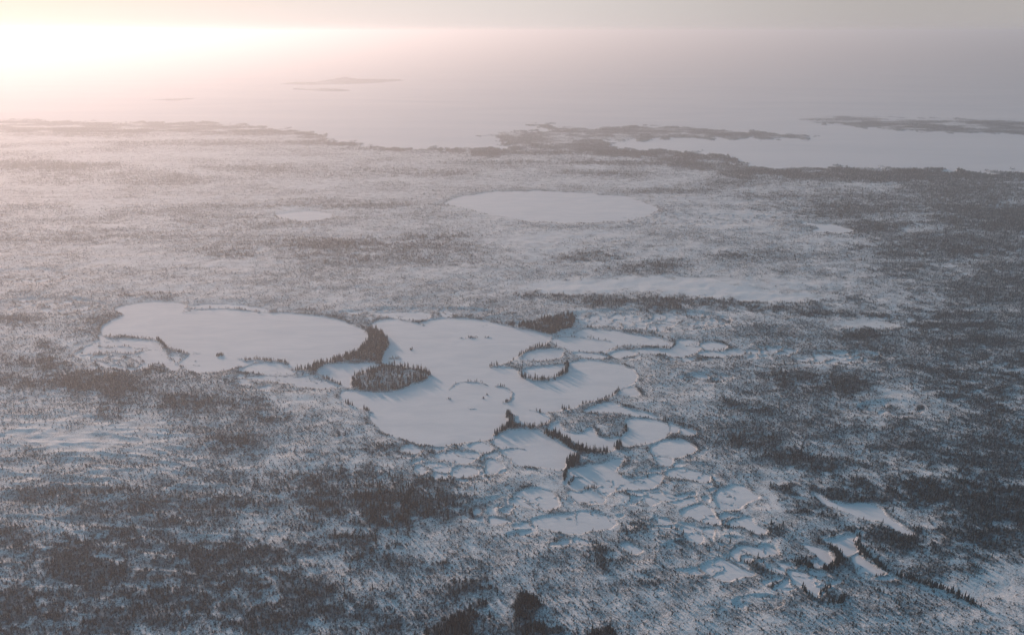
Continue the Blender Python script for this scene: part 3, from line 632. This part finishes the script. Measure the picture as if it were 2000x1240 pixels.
# low willow and birch scrub
SP = []
for y0, y1, dmax in ((250, 1000, .70), (1000, 1700, .24), (1700, 2700, .05)):
    n = int(area(y0, y1) * dmax); xx, yy = wedge(y0, y1, n)
    for k in range(0, n, 400000):
        xs, ys = xx[k:k + 400000], yy[k:k + 400000]; ff = fields(xs, ys); v, hh = veg_density(xs, ys, ff)
        pr = np.clip(.17 + .70 * v, 0, 1) * sstep(.8, 2.5, ff[2]) * (ff[5] > 8) * (1 - .5 * ff[6])
        ok = rs.uniform(0, 1, len(xs)) < pr
        z = height(xs[ok], ys[ok], tuple(a_[ok] for a_ in ff)); SP.append(np.stack([xs[ok], ys[ok], z, v[ok]], 1))
SP = np.concatenate(SP); n = len(SP)
sh = rs.uniform(.6, 1.7, n) * (1 + .35 * np.clip(SP[:, 3], 0, 1)) * np.clip(SP[:, 1] / 1300, 1, 1.6)
sv, sf, st = bake(SP[:, :3], sh, np.full(n, .9), np.clip(rs.beta(1.5, 2.2, n), 0, 1), [shrub_tmpl(rs) for _ in range(4)], rs)
o = link('low_scrub', build_mesh('low_scrub', sv, sf, 3, M_SHRUB, False, {'tint': st}))
tag(o, 'low leafless willow and birch scrub poking through the snow', 'scrub', kind='stuff')
print('scrub', n)

# ------------------------------------------------------------------ the 300 largest spruces, one thing each
def crown_mesh(rs, wid, whorls=11, arms=7):
    V = []; Fc = []; tn = []
    for L in range(whorls):
        t = L / whorls; zc = .12 + .84 * t; r = wid * (1 - t) ** .75 * rs.uniform(.85, 1.1); ph = rs.uniform(0, 6.28)
        for k in range(arms if t < .7 else 5):
            a = ph + 6.2832 * k / arms + rs.uniform(-.2, .2); q = r * rs.uniform(.7, 1.2); w = .42
            c, s_ = math.cos(a), math.sin(a); b0 = len(V); T_ = rs.uniform(0, .5)
            V += [(0, 0, zc + .07), (q * .6 * math.cos(a - w), q * .6 * math.sin(a - w), zc - .01), (q * c, q * s_, zc - .035 + rs.uniform(-.015, .02)), (q * .6 * math.cos(a + w), q * .6 * math.sin(a + w), zc - .01), (q * .45 * c, q * .45 * s_, zc - .06)]
            tn += [T_] * 5
            Fc += [(b0, b0 + 1, b0 + 2), (b0, b0 + 2, b0 + 3), (b0 + 1, b0 + 4, b0 + 2), (b0 + 4, b0 + 3, b0 + 2)]
    b0 = len(V); V += [(.012, 0, .9), (-.006, .01, .9), (-.006, -.01, .9), (0, 0, 1.02)]; tn += [.2] * 4
    Fc += [(b0 + 3, b0, b0 + 1), (b0 + 3, b0 + 1, b0 + 2), (b0 + 3, b0 + 2, b0)]
    return build_mesh('crown', np.array(V), np.array(Fc).ravel(), 3, M_TREE, False, {'tint': np.array(tn)})
def trunk_mesh():
    bm = bmesh.new(); rings = []
    for z, r in ((-.06, .024), (.04, .019), (.3, .014), (.65, .009), (.95, .003)):
        rings.append([bm.verts.new((r * math.cos(a_), r * math.sin(a_), z)) for a_ in np.linspace(0, 6.2832, 6, endpoint=False)])
    for p_, q_ in zip(rings, rings[1:]):
        for k in range(6): bm.faces.new((p_[k], p_[(k + 1) % 6], q_[(k + 1) % 6], q_[k]))
    for k in range(4):      # stubs of dead lower branches
        a_ = k * 1.7; z = .1 + .05 * k
        v_ = [bm.verts.new((.016 * math.cos(a_), .016 * math.sin(a_), z)), bm.verts.new((.016 * math.cos(a_ + .5), .016 * math.sin(a_ + .5), z + .01)), bm.verts.new((.08 * math.cos(a_ + .2), .08 * math.sin(a_ + .2), z + .02))]
        bm.faces.new(v_)
    me = bpy.data.meshes.new('trunk'); bm.to_mesh(me); bm.free(); me.materials.append(M_BARK); return me
slim = [crown_mesh(rs, w_) for w_ in (.11, .13, .15)]; wide = [crown_mesh(rs, w_) for w_ in (.20, .23, .26)]; TM = trunk_mesh()
# groves that the photo shows: centre, radius (px), label, group
GROVES = [
 (1025,1180,40,40,'dark spruce in the compact round clump near the bottom edge right of centre','spruces of the compact round clump'),
 (940,1175,26,18,'dark spruce in the little clump above the slanting dark grove at the bottom','spruces of the little clump'),
 (890,1218,75,34,'dark spruce in the slanting grove on the bottom edge left of the round clump','spruces of the slanting bottom grove'),
 (1055,1232,55,22,'dark spruce in the grove cut by the bottom edge below the round clump','spruces of the grove under the round clump'),
 (1172,1238,40,22,'dark spruce at the bottom edge right of the round clump','spruces of the small grove on the bottom edge'),
 (770,1010,150,95,'tall spruce in the big dark wood left of lower centre','tall spruces of the big dark wood'),
 (900,1125,90,50,'spruce in the patchy wood between the big dark wood and the bottom grove','spruces of the patchy wood'),
 (1200,1110,120,50,'spruce in the grey thicket below the lumpy pool','spruces of the grey thicket'),
 (1160,900,90,80,'spruce on the tree lined banks around the pointed frozen lake','spruces around the pointed lake'),
 (1455,1085,90,50,'spruce in the narrow dark wood left of the hook shaped tree line','spruces of the narrow dark wood'),
 (1620,1100,90,90,'spruce in or near the dark hook shaped tree line on the lower right','spruces of the hook shaped tree line'),
 (1850,1020,260,220,'spruce in the broad dark woods along the lower right edge','spruces of the lower right woods'),
 (300,1130,420,170,'spruce among the dense dark scrub filling the lower left corner','spruces of the lower left corner'),
 (640,1160,160,100,'spruce among bright snow patches left of the bottom grove','spruces among the bright snow patches'),
 (1300,1180,300,100,'lone spruce on the open snow along the bottom right of centre','lone spruces on the open snow'),
]
cnt = {}
for i in order:
    X0, Y0, Z0, _, v_ = TP[i]; gxp, gyp = px[i], py[i]
    best = min(GROVES, key=lambda g: max(0, ((gxp - g[0]) / g[2]) ** 2 + ((gyp - g[1]) / g[3]) ** 2))
    if ((gxp - best[0]) / best[2]) ** 2 + ((gyp - best[1]) / best[3]) ** 2 > 1.6:
        zn = 'left' if gxp < 667 else 'middle' if gxp < 1333 else 'right'
        best = (0, 0, 999, 0, 'scattered spruce outside the named groves in the near %s third of the plain' % zn, 'scattered spruces of the near %s plain' % zn)
    w_ = (wide if best[1] > 1170 and best[2] < 80 else slim)
    e = bpy.data.objects.new('spruce_tree', None); COL.objects.link(e); e.empty_display_size = 2
    e.location = (X0, Y0, Z0); e.rotation_euler = (random.uniform(-.05, .05), random.uniform(-.05, .05), random.uniform(0, 6.28)); e.scale = (hgt[i],) * 3
    tag(e, best[4], 'tree', best[5]); cnt[best[4]] = cnt.get(best[4], 0) + 1
    link('crown', random.choice(w_), e); link('trunk', TM, e)
print(cnt)

# ------------------------------------------------------------------ bushes standing on the lake snow
def bush(px_, py_, wid, hgt_, n_, label, elong=1.0, ang=0.0):
    gx_, gy_ = ground(px_, py_); e = bpy.data.objects.new('bush', None); COL.objects.link(e); e.location = (float(gx_), float(gy_), 0.0)
    tag(e, label, 'bush', 'bushes and islets on the frozen lakes')
    rb = np.random.default_rng(int(px_ * 7 + py_))
    P = np.zeros((n_, 3)); P[:, 0] = rb.normal(0, wid * .32 * elong, n_); P[:, 1] = rb.normal(0, wid * .3, n_)
    c, s_ = math.cos(ang), math.sin(ang); P[:, :2] = np.stack([P[:, 0] * c - P[:, 1] * s_, P[:, 0] * s_ + P[:, 1] * c], 1)
    h_ = rb.uniform(.45, 1, n_) * hgt_
    v_, f_, t_ = bake(P, h_, np.full(n_, 1.5), rb.uniform(0, .5, n_), near[:4], rb)
    link('foliage', build_mesh('foliage', v_, f_, 3, M_TREE, False, {'tint': t_}), e)
    # snowy mound it grows from
    bm = bmesh.new(); K = 18; rings = []
    for rr_, zz_ in ((1.3, -.1), (1.05, .12), (.6, .38), (.2, .45)):
        rings.append([bm.verts.new((wid * .62 * rr_ * elong * math.cos(t) * c - wid * .5 * rr_ * math.sin(t) * s_ + rb.normal(0, .12), wid * .62 * rr_ * elong * math.cos(t) * s_ + wid * .5 * rr_ * math.sin(t) * c + rb.normal(0, .12), zz_ + (0 if zz_ < 0 else rb.normal(0, .05)))) for t in np.linspace(0, 6.2832, K, endpoint=False)])
    for p_, q_ in zip(rings, rings[1:]):
        for k in range(K): bm.faces.new((p_[k], p_[(k + 1) % K], q_[(k + 1) % K], q_[k]))
    bm.faces.new(rings[-1])
    me = bpy.data.meshes.new('mound'); bm.to_mesh(me); bm.free(); me.materials.append(M_ICE)
    for p_ in me.polygons: p_.use_smooth = True
    link('snow_mound', me, e)
bush(430, 694, 5.5, 4.2, 26, 'dark bushy clump alone on the snow of the wide oval lake on the left', 1.3)
bush(355, 717, 4.0, 3.4, 14, 'dark bush close to the near shore of the oval lake, by the broken bank')
bush(382, 706, 2.2, 1.8, 7, 'tiny bush between the near shore bush and the bushy clump on the oval lake')
bush(335, 703, 3.5, 2.0, 9, 'low bush nearest the shrubby left bank of the oval lake', 1.5)
bush(921, 660, 5.5, 3.6, 24, 'larger left hand islet of dark bushes at the back of the central lake', 1.7)
bush(901, 661, 2.5, 2.2, 8, 'small bush touching the left end of the larger islet in the central lake', 1.4)
bush(953, 659, 3.2, 2.4, 12, 'smaller right hand islet of dark bushes at the back of the central lake', 2.0)
bush(803, 683, 3.2, 3.6, 10, 'single compact bush on the snow right of the forested crescent')
bush(877, 779, 3.0, 2.4, 8, 'low dark bush on the snow right of the oval wooded island', 1.4, -.5)
bush(943, 778, 2.0, 3.6, 5, 'thin upright bush left of the curved string in the central lake')
bush(951, 771, 1.8, 3.2, 4, 'second thin bush just behind the thin upright bush in the central lake')
bush(923, 798, 3.4, 1.7, 7, 'low flat bush on the snow in the lower part of the central lake', 1.7)
bush(1136, 842, 2.2, 3.2, 6, 'small bush in the pond enclosed by the curved line of spruces')

# ------------------------------------------------------------------ the air
bpy.ops.mesh.primitive_cube_add(size=2)
hz_ = bpy.context.object; hz_.name = 'haze'; hz_.data.name = 'haze'
zt, zb = CAM_H + 18, -1.5 - 1.0
hz_.scale = (145000, 145000, (zt - zb) / 2); hz_.location = (0, 0, (zt + zb) / 2)
mh = bpy.data.materials.new('haze'); mh.use_nodes = True; nt = mh.node_tree; nt.nodes.clear()
oo = nt.nodes.new('ShaderNodeOutputMaterial'); pv = nt.nodes.new('ShaderNodeVolumePrincipled'); nt.links.new(pv.outputs[0], oo.inputs['Volume'])
pv.inputs['Color'].default_value = (*HAZE_COLOR, 1); pv.inputs['Density'].default_value = HAZE_DENSITY; pv.inputs['Anisotropy'].default_value = HAZE_G
hz_.data.materials.append(mh); tag(hz_, 'pale haze over the tundra and the frozen sea', 'haze', kind='stuff')
print('objects', len(bpy.data.objects))
